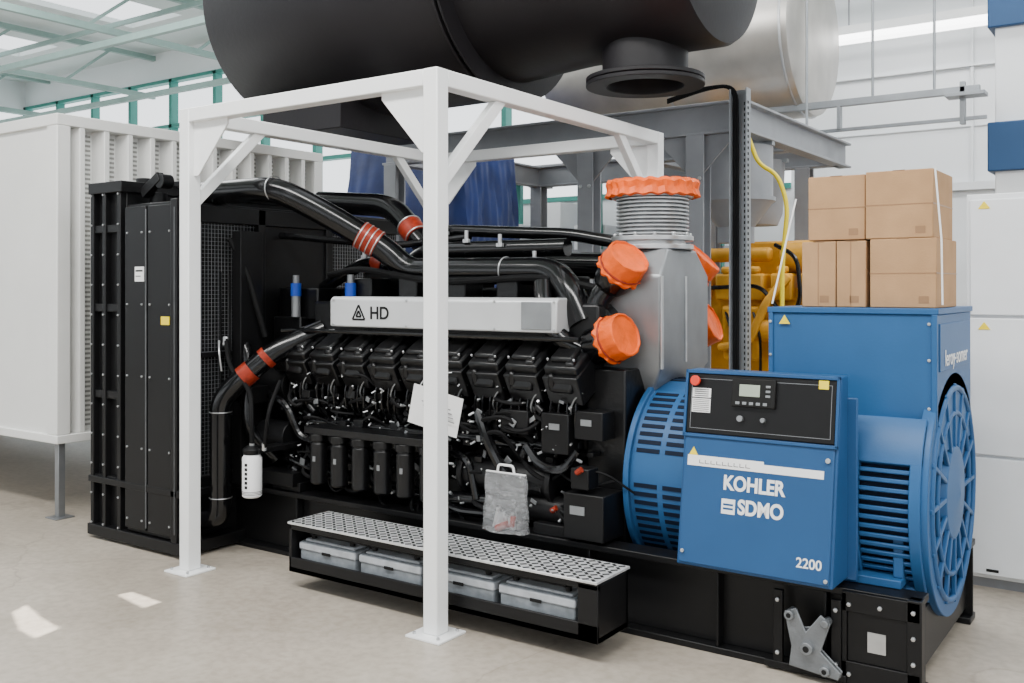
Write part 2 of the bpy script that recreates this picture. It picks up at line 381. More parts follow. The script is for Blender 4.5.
for i in range(9):
    x=-1.55+.235*i
    for sgn in (-1,1):
        yc=1.15+sgn*.47; rx=sgn*-30
        hd.obox((x,yc,1.15),(.20,.24,.16),(rx,0,0))
        vc.obox((x,yc+sgn*.03,1.235),(.19,.22,.07),(rx,0,0))
        vc.obox((x-.01,yc+sgn*.03,1.275),(.13,.17,.05),(rx,0,0))
        vc.obox((x+.05,yc+sgn*.10,1.22),(.05,.06,.06),(rx,0,0))
    bo.bolts([(x+dx,.56,1.245) for dx in(-.075,.075)],(0,-.5,.85),.006,.01)
    hd.box(x-.09,x+.09,.60,.7,1.06,1.10)
    bo.bolts([(x+dx,.60,1.12) for dx in(-.08,.08)],(0,-1,.3),.008,.012)
    vc.obox((x,.575,1.12),(.13,.05,.07),(-15,0,0)); vc.cyl((x-.05,.56,1.1),(x-.05,.55,1.18),.018,None,10)
    pu.cyl((x,.70,.86),(x,.67,1.02),.030).cyl((x,.70,.80),(x,.70,.88),.042,.036).box(x-.035,x+.035,.63,.74,.93,.96)
    pu.cyl((x+.11,.7,.9),(x+.11,.68,1.0),.02).cyl((x+.06,.66,.95),(x+.06,.62,.97),.016,None,10)
    for q in range(4): ln.tube([(x-.09+q*.045,.66,.84),(x-.085+q*.045,.61,.9),(x-.09+q*.05,.60,1.0),(x-.08+q*.045,.62,1.07)],.0065,6,.04)
    l2.tube([(x+.02,.64,.95),(x+.03,.595,1.0),(x+.06,.59,1.06),(x+.10,.60,1.09)],.0045,6,.03)
    dr.box(x-.1,x+.1,.83,.885,.52,.76)
    bo.bolts([(x+dx,.83,z) for dx in(-.085,.085) for z in(.54,.74)],(0,-1,0),.009,.01)
for q in (hd,vc,bo,pu,ln,l2,dr): q.done()
t=P(en,'side_pipes','gloss')
t.tube([(-1.6,.66,.8),(.35,.66,.8)],.03,12); t.tube([(-1.55,.72,.9),(.3,.72,.9)],.022,10)
t.tube([(-1.6,.6,.56),(-1.3,.6,.5),(-.5,.6,.48),(.3,.62,.5),(.4,.8,.5)],.035,12)
t.tube([(-1.7,.6,1.34),(-1.6,.62,1.345),(.4,.62,1.345)],.014,10)
t.tube([(-.2,.6,.95),(-.1,.55,.8),(.0,.58,.62),(.2,.6,.6)],.03,10)
t.tube([(-.4,.62,.72),(-.25,.58,.7),(-.2,.58,.5)],.022,10,.06)
t.tube([(.1,.6,.8),(.2,.56,.72),(.34,.56,.7),(.4,.6,.8)],.022,10,.06)
t.tube([(-.45,.6,.46),(-.3,.55,.43),(-.05,.56,.44)],.02,10,.06)
t.tube([(-1.75,.55,.95),(-1.6,.55,.9),(-1.55,.6,.7),(-1.4,.62,.68)],.026,10,.08)
t.done()
t=P(en,'intake_manifold','black',.015)
t.box(-1.55,.45,.72,1.02,1.32,1.52).box(-1.55,.45,1.28,1.58,1.32,1.52).box(-1.6,.3,1.0,1.3,1.35,1.6); t.done()
t=P(en,'silver_side_cover','cover',.008)
t.prism([(.6,1.375),(.6,1.53),(.62,1.55),(.74,1.55),(.74,1.375)],'x',-1.29,.28); t.done()
t=P(en,'cover_end_plate','greymet',.003); t.box(.07,.25,.594,.6,1.39,1.53); t.done()
t=P(en,'cover_screws','steel'); t.bolts([(x,.6,z) for x in(-1.26,-.7,-.1,.265) for z in(1.39,1.53)],(0,-1,0),.007,.005); t.done()
text(en,'cover_lettering','HD',.10,Matrix.Translation((-.90,.598,1.455))@RX90,'ink',.002)
t=P(en,'cover_logo','ink')
def tri(t,c,r,y):
    for a in(90,210,330):
        a0=math.radians(a);a1=math.radians(a+120)
        t.bar((c[0]+r*math.cos(a0),y,c[1]+r*math.sin(a0)),(c[0]+r*math.cos(a1),y,c[1]+r*math.sin(a1)),.003,.011)
tri(t,(-1.06,1.447),.055,.599); tri(t,(-1.06,1.447),.022,.599); t.done()
t=P(en,'oil_filters','black',.003)
for k in range(6):
    x=-1.28+k*.165; t.lathe((x,.5,.47),(0,0,1),[(0,.04),(.012,.05),(.235,.05),(.24,.044),(.25,.044),(.25,.055),(.29,.055)],20)
t.box(-1.36,-.38,.46,.62,.76,.80); t.box(-1.36,-.38,.6,.84,.70,.78); t.done()
t=P(en,'filter_labels','greymet')
for k in (0,1,3,4): t.obox((-1.28+k*.165+.012,.4515,.62),(.018,.003,.03),(0,0,12))
t.done()
t=P(en,'oil_cooler','satin',.004)
t.cyl((-.3,.66,.62),(.25,.66,.62),.085).cyl((-.32,.66,.62),(-.29,.66,.62),.105).cyl((.23,.66,.62),(.26,.66,.62),.105)
t.box(-.2,.1,.66,.85,.45,.55); t.cyl((.05,.64,.49),(.4,.64,.49),.07).cyl((.3,.64,.49),(.46,.64,.49),.05); t.done()
t=P(en,'starter_and_junction_box','satin',.006)
t.box(.38,.60,.50,.70,.40,.62).box(.42,.52,.5,.6,.64,.74).box(.2,.36,.58,.7,.78,.98).box(.38,.54,.6,.72,.86,1.0).box(-.05,.12,.58,.7,.86,.98); t.done()
t=P(en,'junction_box_labels','greymet'); t.box(.42,.5,.495,.5,.52,.56).box(.25,.31,.575,.58,.9,.93).box(.42,.48,.595,.6,.93,.96); t.done()
t=P(en,'front_pulleys','satin',.003)
for (y,z,r) in((1.15,1.1,.22),(1.15,.62,.2),(.8,.85,.11),(1.5,.9,.11)): t.cyl((-2.0,y,z),(-1.93,y,z),r)
t.cyl((-1.9,.68,1.0),(-1.68,.68,1.0),.1).cyl((-1.85,.6,.7),(-1.6,.6,.7),.09).box(-1.8,-1.5,.5,.7,.42,.5)
t.cyl((-1.75,.62,1.15),(-1.55,.62,1.15),.06).box(-1.98,-1.9,.45,.62,.4,1.95).box(-1.98,-1.8,.45,.8,.9,1.0); t.done()
t=P(en,'engine_mounts','satin',.004)
for x in(-1.6,.3): t.box(x-.12,x+.12,.54,.9,.385,.44).box(x-.12,x+.12,1.4,1.66,.385,.44)
t.done()
cb=P(en,'wiring_harness','dull')
for k in range(55):
    x=random.uniform(-1.75,.35); z=random.uniform(.45,1.1); y=random.uniform(.56,.62)
    L_=random.uniform(.12,.4); s1=random.uniform(-.15,.08)
    cb.tube([(x,y+.08,z),(x+L_*.3,y-.02,z+s1*.6),(x+L_*.7,y-.01,z+s1),(x+L_,y+.08,z+random.uniform(-.12,.08))],random.uniform(.005,.013),6,.08)
cb.tube([(-1.5,.8,1.68),(-1.2,.75,1.72),(-.6,.74,1.63),(.1,.76,1.66),(.4,.8,1.6)],.018,8,.15)
cb.done()
ft=P(en,'steel_fittings','steel',.001)
for k in range(190):
    x=random.uniform(-1.75,.5); z=random.choice([.47,.5,.58,.66,.79,.84,.9,.95,1.02,1.1]); y=random.uniform(.57,.66)
    r=random.uniform(.003,.008); ft.cyl((x,y,z),(x+random.uniform(-.02,.02),y-.02,z+random.uniform(-.02,.02)),r,None,8)
ft.done()
cd_=P(en,'cadmium_brackets','greymet',.001)
for k in range(36):
    x=random.uniform(-1.7,.45); z=random.uniform(.46,1.05); cd_.obox((x,random.uniform(.56,.62),z),(random.uniform(.015,.05),.006,random.uniform(.012,.04)),(0,random.uniform(-40,40),random.uniform(-20,20)))
cd_.done()
sm=P(en,'small_components','black',.002)
for k in range(150):
    x=random.uniform(-1.75,.45); z=random.uniform(.42,1.05); y=random.uniform(.6,.74)
    a=random.uniform(.015,.04)
    if k%2: sm.box(x-a,x+a,y-a*.7,y+.12,z-a*.6,z+a*.6)
    else: sm.cyl((x,y,z),(x+random.uniform(-.08,.08),y,z+random.uniform(-.08,.08)),a*.6,None,12)
sm.done()
rc=P(en,'red_connectors','red')
for p in((.27,.57,.5),(.46,.49,.72)): rc.cyl(p,(p[0]+.03,p[1],p[2]+.02),.014,None,10)
rc.done()
t=P(en,'charge_air_pipes','gloss')
t.tube([(-2.3,.42,2.19),(-1.60,.47,2.19),(-1.36,.58,2.06),(-1.04,.8,1.83),(-.90,.85,1.70),(.10,.85,1.69),(.24,.78,1.60),(.34,.76,1.42)],.075,20,.16)
t.tube([(-2.3,1.5,2.22),(-1.6,1.5,2.16),(-1.3,1.42,1.92),(-1.1,1.4,1.76),(.3,1.4,1.72)],.078,20,.16)
t.tube([(-1.0,1.15,1.93),(-.85,1.15,1.95),(.02,1.15,1.9),(.3,1.15,1.85)],.035,12,.1)
t.tube([(-1.05,.98,1.7),(-.9,.98,1.82),(.1,1.0,1.82)],.05,14,.1)
t.tube([(-1.7,.95,1.6),(-1.3,.95,1.78),(-1.1,.9,1.72)],.04,14,.1)
t.tube([(-2.1,.9,1.95),(-1.6,.95,1.9),(-1.1,1.0,1.86),(-.6,1.05,1.9)],.022,10,.1)
t.done()
t=P(en,'top_connectors','steel',.001)
for (x,y,z) in((-.9,1.05,2.0),(-.82,1.1,1.99),(-.55,.95,1.93),(-.3,.93,1.9),(-1.3,.9,1.85),(-.05,.9,1.8)): t.cyl((x,y,z-.06),(x,y,z),.012,None,8).box(x-.02,x+.02,y-.01,y+.01,z-.07,z-.05)
t.done()
rh=P(en,'hose_couplings','red')
def seg(p,a,b_,f0,f1,r):
    a=V(a);b_=V(b_); p.cyl(a.lerp(b_,f0),a.lerp(b_,f1),r)
seg(rh,(-1.36,.58,2.06),(-1.04,.8,1.83),.62,.9,.083)
seg(rh,(-1.6,1.5,2.16),(-1.3,1.42,1.92),.6,.95,.084)
seg(rh,(-1.3,.95,1.78),(-1.1,.9,1.72),.3,.8,.045)
rh.done()
cl2=P(en,'hose_clamps','steel')
dd=V((-1.04,.8,1.83))-V((-1.36,.58,2.06))
for f in(.64,.72,.80,.88): cl2.ring(V((-1.36,.58,2.06))+dd*f,dd,.083,.004)
dd2=V((-1.3,1.42,1.92))-V((-1.6,1.5,2.16))
for f in(.62,.93): cl2.ring(V((-1.6,1.5,2.16))+dd2*f,dd2,.085,.005)
for x in(-.6,-.2): cl2.ring((x,.85,1.693),(1,0,0),.076,.004)
cl2.ring((-1.62,.47,2.19),(1,0,0),.076,.004)
cl2.done()
t=P(en,'manifold_blocks','black',.01)
for x in(-1.2,-.85,-.5,-.15,.2): t.box(x-.07,x+.07,.78,.95,1.5,1.66); t.box(x-.07,x+.07,1.32,1.5,1.5,1.66)
t.box(-1.4,-.6,1.0,1.3,1.55,1.72).box(-1.95,-1.6,.8,1.5,1.4,1.6).done()
t=P(en,'blue_breather_filters','bfil')
for (x,y) in((-1.74,.75),(-1.27,.75)): t.cyl((x,y,1.55),(x,y,1.63),.033)
t.done()
t=P(en,'breather_caps','greymet')
for (x,y) in((-1.74,.75),(-1.27,.75)): t.cyl((x,y,1.63),(x,y,1.68),.02).cyl((x,y,1.42),(x,y,1.55),.028)
t.done()
tb=P(en,'turbocharger_housings','gloss'); oc=P(en,'orange_intake_covers','orange'); ob=P(en,'cover_tie_bands','red')
def capped(base,d,r,L1):
    base=V(base); d=V(d).normalized()
    tb.lathe(base,d,[(0,r*.55),(.02,r*.8),(.05,r*.92),(L1-.07,r*.92),(L1-.06,r*1.08),(L1-.03,r*1.08),(L1-.03,r*.98),(L1,r*.98)],28)
    e=base+d*(L1-.055); q=d.to_track_quat('Z','Y').to_matrix(); n=60
    prof=[(0,1.10,1.),(.014,1.17,1.),(.03,1.08,.4),(.045,1.10,.5),(.075,1.07,.3),(.105,1.07,.3),(.115,1.05,.2),(.118,.98,.1),(.108,.93,.1),(.106,.5,0.),(.105,.0001,0.)]
    rings=[]
    for j,(h,rr,wf_) in enumerate(prof):
        rg=[]
        for i in range(n):
            a=2*math.pi*i/n; wob=1+(.045*math.sin(a*14+j*.5)+.02*math.sin(a*9+j*2))*wf_
            rg.append(oc.bm.verts.new(e+q@V((r*rr*wob*math.cos(a),r*rr*wob*math.sin(a),h+.008*wf_*math.sin(a*11)))))
        rings.append(rg)
    for a_,b2 in zip(rings,rings[1:]):
        for i in range(n): oc.bm.faces.new((a_[i],a_[(i+1)%n],b2[(i+1)%n],b2[i]))
    ob.ring(e+d*.032,d,r*1.09,.006,40)
capped((.43,.84,1.60),(.62,-.22,.62),.103,.17)
capped((.36,.76,1.29),(.92,-.16,.32),.103,.20)
capped((.50,1.54,1.62),(.66,.14,.70),.103,.15)
capped((.46,1.58,1.32),(.93,.08,.38),.103,.18)
tb.lathe((.40,.78,1.42),(0,1,0),[(0,.05),(.02,.09),(.1,.105),(.18,.09),(.2,.05)],28)
tb.tube([(.46,.83,1.62),(.40,.80,1.55),(.36,.78,1.3),(.40,.74,1.25)],.06,16,.1)
tb.tube([(.10,.75,1.62),(.15,.68,1.5),(.24,.66,1.35),(.40,.72,1.27)],.05,16,.1)
tb.done(); oc.done(); ob.done()
ex=en
t=P(ex,'exhaust_collector','greymet',.012)
def loft(p,rings):
    R=[[p.bm.verts.new(q) for q in r] for r in rings]; n=len(R[0])
    for a,b_ in zip(R,R[1:]):
        for i in range(n): p.bm.faces.new((a[i],a[(i+1)%n],b_[(i+1)%n],b_[i]))
    p.bm.faces.new(R[0][::-1]); p.bm.faces.new(R[-1])
def rect(x0,x1,y0,y1,z): return [(x0,y0,z),(x1,y0,z),(x1,y1,z),(x0,y1,z)]
loft(t,[rect(.42,.60,.98,1.35,1.0),rect(.34,.72,.86,1.44,1.20),rect(.34,.72,.86,1.44,1.66),rect(.36,.70,.98,1.32,1.80)])
t.done()
t=P(ex,'collector_seams','steel',.001); t.box(.719,.724,1.14,1.16,1.22,1.66).box(.719,.728,.86,.88,1.2,1.66); t.done()
t=P(ex,'flange_rings','steel',.003)
t.cyl((.53,1.15,1.80),(.53,1.15,1.825),.215).cyl((.53,1.15,1.845),(.53,1.15,1.87),.215).cyl((.53,1.15,2.07),(.53,1.15,2.09),.215)
t.cyl((.53,1.15,1.82),(.53,1.15,1.85),.17)
t.bolts([(.53+.195*math.cos(a*.524),1.15+.195*math.sin(a*.524),1.87) for a in range(12)],(0,0,1),.012,.014)
t.done()
t=P(ex,'bellows','steel')
pr=[]
for k in range(10):
    z=k*.02; pr+=[(z,.165),(z+.006,.19),(z+.013,.19),(z+.019,.165)]
t.lathe((.53,1.15,1.872),(0,0,1),pr,40); t.done()
oc=P(ex,'orange_stack_cover','orange'); n=96; rings=[]
for j,(h,rr) in enumerate([(-.012,.225),(-.005,.248),(.03,.235),(.06,.243),(.075,.232),(.08,.18),(.075,.08),(.075,.0001)]):
    rings.append([oc.bm.verts.new((.53+rr*(1+.022*math.sin(a*1.67+j))*math.cos(a*2*math.pi/n),1.15+rr*(1+.022*math.sin(a*1.67+j))*math.sin(a*2*math.pi/n),2.085+h+.005*math.sin(a*1.3))) for a in range(n)])
for a_,b2 in zip(rings,rings[1:]):
    for i in range(n): oc.bm.faces.new((a_[i],a_[(i+1)%n],b2[(i+1)%n],b2[i]))
oc.done()
# ---------------------------------------------------------------- alternator
al=top('alternator'); cy,cz=1.15,.70; cz2=.66
t=P(al,'coupling_drum','blue2',.004)
t.lathe((.62,cy,cz2),(1,0,0),[(0,.42),(.0,.50),(.03,.50),(.03,.475),(.36,.475),(.36,.50),(.40,.50),(.40,.46),(.7,.46)],64)
t.done()
t=P(al,'drum_louvers','dblue')
for k in range(72):
    a=2*math.pi*k/72
    if k%12<9:
        for q in range(2):
            x0=.67+q*.15; c_=V((x0+.06,cy+.476*math.cos(a),cz2+.476*math.sin(a)))
            t.obox(c_,(.12,.004,.020),Matrix.Rotation(a,3,'X'))
t.done()
t=P(al,'flange_bolts','steel')
t.bolts([(1.0,cy+.485*math.cos(a*.26),cz2+.485*math.sin(a*.26)) for a in range(24)],(1,0,0),.012,.015); t.done()
t=P(al,'stator_body','blue2',.006)
t.lathe((1.2,cy,cz),(1,0,0),[(0,.49),(.55,.49),(.55,.50),(.72,.50)],64)
t.box(1.29,2.0,.80,1.55,.9,1.49); t.done()
t=P(al,'terminal_box_lid','blue2',.006)
t.box(1.285,2.008,.79,1.56,1.49,1.515).box(1.29,1.31,.79,.80,.95,1.49).box(1.98,2.003,.79,.81,.95,1.49).box(2.0,2.006,.84,1.5,1.25,1.45); t.done()
t=P(al,'lid_screws','steel'); t.bolts([(1.30,.79,z) for z in(1.1,1.3,1.45)]+[(1.97,.80,z) for z in(1.1,1.3,1.45)],(0,-1,0),.007,.005); t.done()
t=P(al,'vent_hood','blue2',.004)
def arcband(p,x0,x1,r0,r1,a0,a1,n):
    prev=None
    for i in range(n+1):
        a=a0+(a1-a0)*i/n; ring=[p.bm.verts.new((x,cy+r*math.cos(a),cz+r*math.sin(a))) for (x,r) in((x0,r0),(x1,r0),(x1,r1),(x0,r1))]
        if prev:
            for k in range(4): p.bm.faces.new((prev[k],prev[(k+1)%4],ring[(k+1)%4],ring[k]))
        else: p.bm.faces.new(ring)
        prev=ring
    p.bm.faces.new(prev[::-1])
rad=math.radians
arcband(t,1.68,1.73,.49,.545,rad(140),rad(225),20); arcband(t,1.93,1.975,.49,.545,rad(140),rad(225),20)
for k in range(13): arcband(t,1.73,1.93,.515,.53,rad(162+k*4.2),rad(164+k*4.2),2)
arcband(t,1.68,1.975,.49,.545,rad(138),rad(160),8); arcband(t,1.68,1.975,.49,.545,rad(218),rad(226),5)
t.done()
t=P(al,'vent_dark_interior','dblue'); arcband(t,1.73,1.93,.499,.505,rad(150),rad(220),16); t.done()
t=P(al,'end_shield','blue2',.004)
t.lathe((1.95,cy,cz),(1,0,0),[(0,.53),(.05,.53),(.05,.47),(.03,.46),(.03,.22),(.06,.2),(.08,.0001)],64,False)
for k in range(16):
    a=2*math.pi*k/16; t.bar((2.0,cy+.2*math.cos(a),cz+.2*math.sin(a)),(2.0,cy+.48*math.cos(a),cz+.48*math.sin(a)),.02,.02)
t.ring((2.0,cy,cz),(1,0,0),.35,.012,48); t.ring((2.0,cy,cz),(1,0,0),.46,.015,48); t.done()
t=P(al,'end_grille_dark','dblue')
for k in range(16):
    a=2*math.pi*(k+.5)/16; t.obox((1.981,cy+.40*math.cos(a),cz+.40*math.sin(a)),(.004,.07,.10),Matrix.Rotation(a,3,'X'))
t.done()
t=P(al,'alternator_feet','blue2',.004)
t.box(1.3,1.9,.62,.82,.386,.42).box(1.3,1.9,1.48,1.64,.386,.42).box(1.3,1.34,.66,.8,.42,.7).box(1.86,1.9,.66,.8,.42,.7); t.done()
t=P(al,'warning_sticker','ysticker'); t.prism([(1.34,1.44),(1.39,1.44),(1.365,1.48)],'y',.787,.79); t.done()
tm=Matrix.Translation((2.009,1.17,1.30))@Matrix.Rotation(math.radians(90),4,'Z')@RX90
text(al,'side_lettering','leroy-somer',.10,tm,'paper')
# ---------------------------------------------------------------- control panel (leaning face)
cp=top('generator_control_panel')
t=P(cp,'cabinet','blue',.006)
t.prism([(.38,.41),(.50,1.24),(.60,1.24),(.60,.41)],'x',1.03,1.70); t.box(.98,1.03,.56,.6,.41,1.0); t.box(.98,1.74,.585,.6,.40,1.15); t.done()
th=math.atan2(.12,.83)
MX=Matrix.Translation((1.03,.38,.41))@Matrix.Rotation(-th,4,'X')
LEN=math.hypot(.12,.83)
t=P(cp,'instrument_panel','satin',.004,MX); t.box(.012,.658,-.012,.0,.565,LEN-.015); t.done()
t=P(cp,'door','blue',.004,MX); t.box(.012,.658,-.01,.0,.012,.55); t.done()
t=P(cp,'instrument_panel_rim','blue',.002,MX)
for b_ in((0,.67,-.018,0,LEN-.015,LEN),(0,.67,-.018,0,.548,.562),(0,.012,-.018,0,.55,LEN),(.658,.67,-.018,0,.55,LEN)): t.box(*b_)
t.done()
t=P(cp,'controller_bezel','ink',.004,MX); t.box(.22,.41,-.03,-.012,.69,.81); t.done()
t=P(cp,'controller_frame_lines','greymet',0,MX)
for b_ in((.03,.64,-.014,-.012,.585,.587),(.03,.64,-.014,-.012,.80,.802),(.03,.032,-.014,-.012,.585,.80),(.638,.64,-.014,-.012,.585,.80)): t.box(*b_)
t.done()
t=P(cp,'display','lcd',.002,MX); t.box(.255,.345,-.033,-.03,.735,.785); t.done()
t=P(cp,'keys','greymet',.001,MX)
for k in range(5): t.box(.24+k*.03,.258+k*.03,-.033,-.03,.70,.712)
for k in range(3): t.box(.37,.39,-.033,-.03,.735+k*.02,.745+k*.02)
t.cyl((.26,-.012,.64),(.26,-.03,.64),.013).cyl((.36,-.012,.64),(.36,-.03,.64),.010); t.done()
t=P(cp,'emergency_stop','rbtn',.002,MX); t.cyl((.055,-.012,.79),(.055,-.03,.79),.012).cyl((.055,-.03,.79),(.055,-.045,.79),.022).done()
t=P(cp,'labels','paper',0,MX)
t.box(.035,.12,-.0145,-.012,.72,.76).box(.035,.12,-.0145,-.012,.655,.715).box(.03,.37,-.013,-.01,.425,.47).box(.37,.62,-.0125,-.01,.425,.458); t.done()
t=P(cp,'label_marks','ink',0,MX)
for k in range(9): t.box(.085+k*.026,.105+k*.026,-.0145,-.013,.437,.439); t.box(.085+k*.026,.087+k*.026,-.0145,-.013,.437,.452)
for k in range(7): t.box(.04,.115,-.016,-.0145,.66+k*.008,.662+k*.008)
for k in range(4): t.box(.045,.11,-.016,-.0145,.725+k*.009,.728+k*.009)
t.done()
t=P(cp,'caution_stickers','ysticker',0,MX)
t.box(.585,.625,-.0145,-.012,.785,.82); t.prism([(.035,.47),(.075,.47),(.055,.505)],'y',-.0135,-.01); t.done()
def ptext(n,b_,s,x,z,bold,al_='CENTER',sx=1): text(cp,n,b_,s,MX@Matrix.Translation((x,-.0115,z))@RX90@Matrix.Diagonal((sx,1,1,1)),'paper',bold,al_)
ptext('brand_lettering_upper','KOHLER',.083,.33,.365,.003,sx=.84)
ptext('brand_lettering_lower','SDMO',.083,.365,.27,.003,sx=.84)
ptext('rating_lettering','2200',.055,.575,.085,.0008,sx=.95)
t=P(cp,'brand_emblem','paper',0,MX)
t.box(.195,.255,-.0125,-.01,.238,.30); t.done()
t=P(cp,'brand_emblem_cut','blue',0,MX); t.box(.203,.247,-.0135,-.0125,.273,.281).box(.203,.247,-.0135,-.0125,.256,.264); t.done()
t=P(cp,'hinges_and_locks','steel',.001,MX)
t.cyl((.635,-.01,.5),(.635,-.02,.5),.010).cyl((.645,-.01,.03),(.645,-.02,.03),.008).cyl((.03,-.01,.06),(.03,-.02,.06),.008); t.done()
# ---------------------------------------------------------------- cardboard boxes
def carton(x0,x1,y0,y1,z0,h,seam='h',rz=0):
    o=top('cardboard_box',((x0+x1)/2,(y0+y1)/2,z0))
    P(o,'carton','card',.004).box(x0,x1,y0,y1,z0,z0+h).done()
    t=P(o,'tape_seams','tape')
    if seam=='h': t.box(x0-.001,x1+.001,y0-.001,y1+.001,z0+h*.49,z0+h*.505)
    else: t.box((x0+x1)/2-.003,(x0+x1)/2,y0-.0012,y0+.001,z0,z0+h)
    t.box((x0+x1)/2-.025,(x0+x1)/2+.025,y0-.0012,y1+.0012,z0+h-.002,z0+h+.001); t.done()
    t=P(o,'print_marks','tape'); t.box(x1-.07,x1-.03,y0-.0012,y0,z0+.02,z0+.05); t.done()
    o.rotation_euler=(0,0,math.radians(rz))
carton(1.42,1.57,.86,1.25,1.516,.29,'v'); carton(1.574,1.70,.86,1.25,1.516,.29,'v'); carton(1.72,1.99,.86,1.25,1.516,.295,'h',-1)
carton(1.44,1.688,.88,1.24,1.812,.285,'h',1); carton(1.70,1.975,.86,1.25,1.812,.29,'h',-.5)
st=top('strap'); t=P(st,'strap_cord','paper')
t.tube([(1.40,.84,2.0),(1.36,.82,1.8),(1.31,.785,1.53)],.004,6,.02); t.tube([(1.985,.84,2.1),(2.01,.84,1.8),(2.01,.86,1.53)],.004,6,.02); t.done()
# ---------------------------------------------------------------- sign + plastic bag
sg=top('paper_notice'); t=P(sg,'sheet','paper'); t.obox((-.33,.40,.97),(.29,.004,.21),(6,14,12)); t.done()
t=P(sg,'print','greymet')
for k in range(5): t.obox((-.33+.008*k,.396,1.02-.022*k),(.17,.002,.005),(6,14,12))
t.done(); t=P(sg,'wire','steel'); t.tube([(-.42,.38,1.09),(-.40,.42,1.15),(-.3,.5,1.16)],.003,5).done()
pb=top('plastic_bag'); t=P(pb,'bag_film','bag')
fr_=[]; bx,by=.05,.49
for j in range(9):
    z=.388+.036*j; w2=.135*(1-.03*math.sin(j*1.7)-.008*j)
    ring=[]
    for i in range(28):
        a=2*math.pi*i/28; d=.05*(1-j/10)+.006
        ring.append(t.bm.verts.new((bx+w2*math.copysign(abs(math.cos(a))**.6,math.cos(a)),by+(d+.012*math.sin(i*1.3+j*.8))*math.sin(a),z)))
    fr_.append(ring)
for a,b_ in zip(fr_,fr_[1:]):
    for i in range(28): t.bm.faces.new((a[i],a[(i+1)%28],b_[(i+1)%28],b_[i]))
t.bm.faces.new(fr_[0]); t.done()
t=P(pb,'bag_handle','paper',.003); t.box(bx-.12,bx+.12,by-.006,by+.006,.672,.680); t.tube([(bx-.05,by,.68),(bx-.045,by,.715),(bx+.045,by,.715),(bx+.05,by,.68)],.007,8,.02); t.done()
t=P(pb,'bag_contents','steel')
for k in range(9): t.cyl((bx-.07+.015*k,by,.40),(bx-.05+.012*k,by+random.uniform(-.02,.02),.45+random.uniform(0,.05)),.011,None,8)
t.done(); t=P(pb,'bag_contents_red','red'); t.cyl((bx-.04,by-.02,.40),(bx+.03,by-.02,.43),.018).cyl((bx+.05,by-.02,.42),(bx+.06,by-.02,.47),.014).done()
# ---------------------------------------------------------------- left container
co=top('shipping_enclosure')
X1=-3.56; Y0=.24; Y1=2.75; Z0=.52; Z1=2.81
t=P(co,'body','cont',.01); t.box(X1-5.5,X1-.12,Y0+.02,Y1-.02,Z0+.03,Z1-.03); t.done()
t=P(co,'edge_frame','cont',.006)
t.box(X1-5.5,X1+.002,Y0-.002,Y1+.002,Z1-.08,Z1).box(X1-.13,X1,Y0,Y0+.1,Z0+.06,Z1-.08).box(X1-.13,X1,Y1-.1,Y1,Z0+.06,Z1-.08).box(X1-5.5,X1+.002,Y0-.002,Y1+.002,Z0,Z0+.06)
t.done()
t=P(co,'corrugation_ribs','cont',.004)
y=Y0+.14
while y<Y1-.15:
    t.prism([(X1-.125,y),(X1-.003,y+.03),(X1-.003,y+.07),(X1-.125,y+.10)],'z',Z0+.06,Z1-.08); y+=.19
t.done()
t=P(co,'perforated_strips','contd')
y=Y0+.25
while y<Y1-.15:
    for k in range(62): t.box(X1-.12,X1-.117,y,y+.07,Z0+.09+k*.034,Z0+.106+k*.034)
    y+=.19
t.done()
t=P(co,'support_legs','greymet',.004)
for (x,y) in((X1-.05,Y0+.05),(X1-.05,Y1-.1),(X1-3,Y0+.05),(X1-5.4,Y0+.05),(X1-5.4,Y1-.1)): t.box(x-.025,x+.025,y-.025,y+.025,0,Z0); t.box(x-.07,x+.07,y-.07,y+.07,0,.01)
t.done()
# ---------------------------------------------------------------- black silencer
si=top('exhaust_silencer'); sy=1.85; szc=3.72
t=P(si,'main_drum','drum',.0)
t.lathe((-3.05,sy,szc),(1,0,0),[(0,.70),(.03,.82),(.06,.84),(2.15,.84),(2.18,.82),(2.19,.74),(2.72,.70),(2.76,.70),(3.62,.70),(3.66,.68),(3.69,.55),(3.72,.0001)],80,True); t.done()
t=P(si,'flange_rings','drum',.003)
for (x,r) in((-.87,.87),(-.91,.87)): t.lathe((x,sy,szc),(1,0,0),[(0,.5),(0,r),(.015,r),(.015,.5)],64)
t.done()
t=P(si,'down_outlet','drum',.004)
t.lathe((.13,sy,3.3),(0,0,-1),[(0,.26),(.42,.26),(.42,.36),(.445,.36),(.445,.24),(.2,.23)],56,False)
t.lathe((.13,sy,2.85),(0,0,-1),[(0,.24),(0,.36),(.025,.36),(.025,.235),(-.2,.22)],56,False); t.done()
t=P(si,'saddle','drum',.006); t.box(-2.8,-2.0,sy-.45,sy+.45,2.72,3.2); t.done()
t=P(si,'hanger_rods','tray')
for x in(-2.9,-1.2,.2):
    for y in(sy-.5,sy+.5): t.cyl((x,y,szc+.4),(x,y,6.5),.02,None,8)
t.done()
s2=top('galvanised_silencer'); t=P(s2,'drum','sil')
t.lathe((-2.6,5.5,3.95),(1,0,0),[(0,.6),(.05,.74),(2.56,.76),(2.6,.75),(2.63,.70),(2.66,.4),(2.67,.0001)],72); t.done()
t=P(s2,'rings','steel')
for x in(-.06,-1.2): t.ring((x,5.5,3.95),(1,0,0),.762,.012,72)
t.done(); t=P(s2,'hangers','tray')
for x in(-2.2,-.3,.02): t.cyl((x,5.1,4.2),(x,5.1,6.5),.018,None,8); t.cyl((x,5.9,4.2),(x,5.9,6.5),.018,None,8)
t.cyl((.1,5.0,2.95),(.1,5.0,4.8),.012,None,8); t.done()
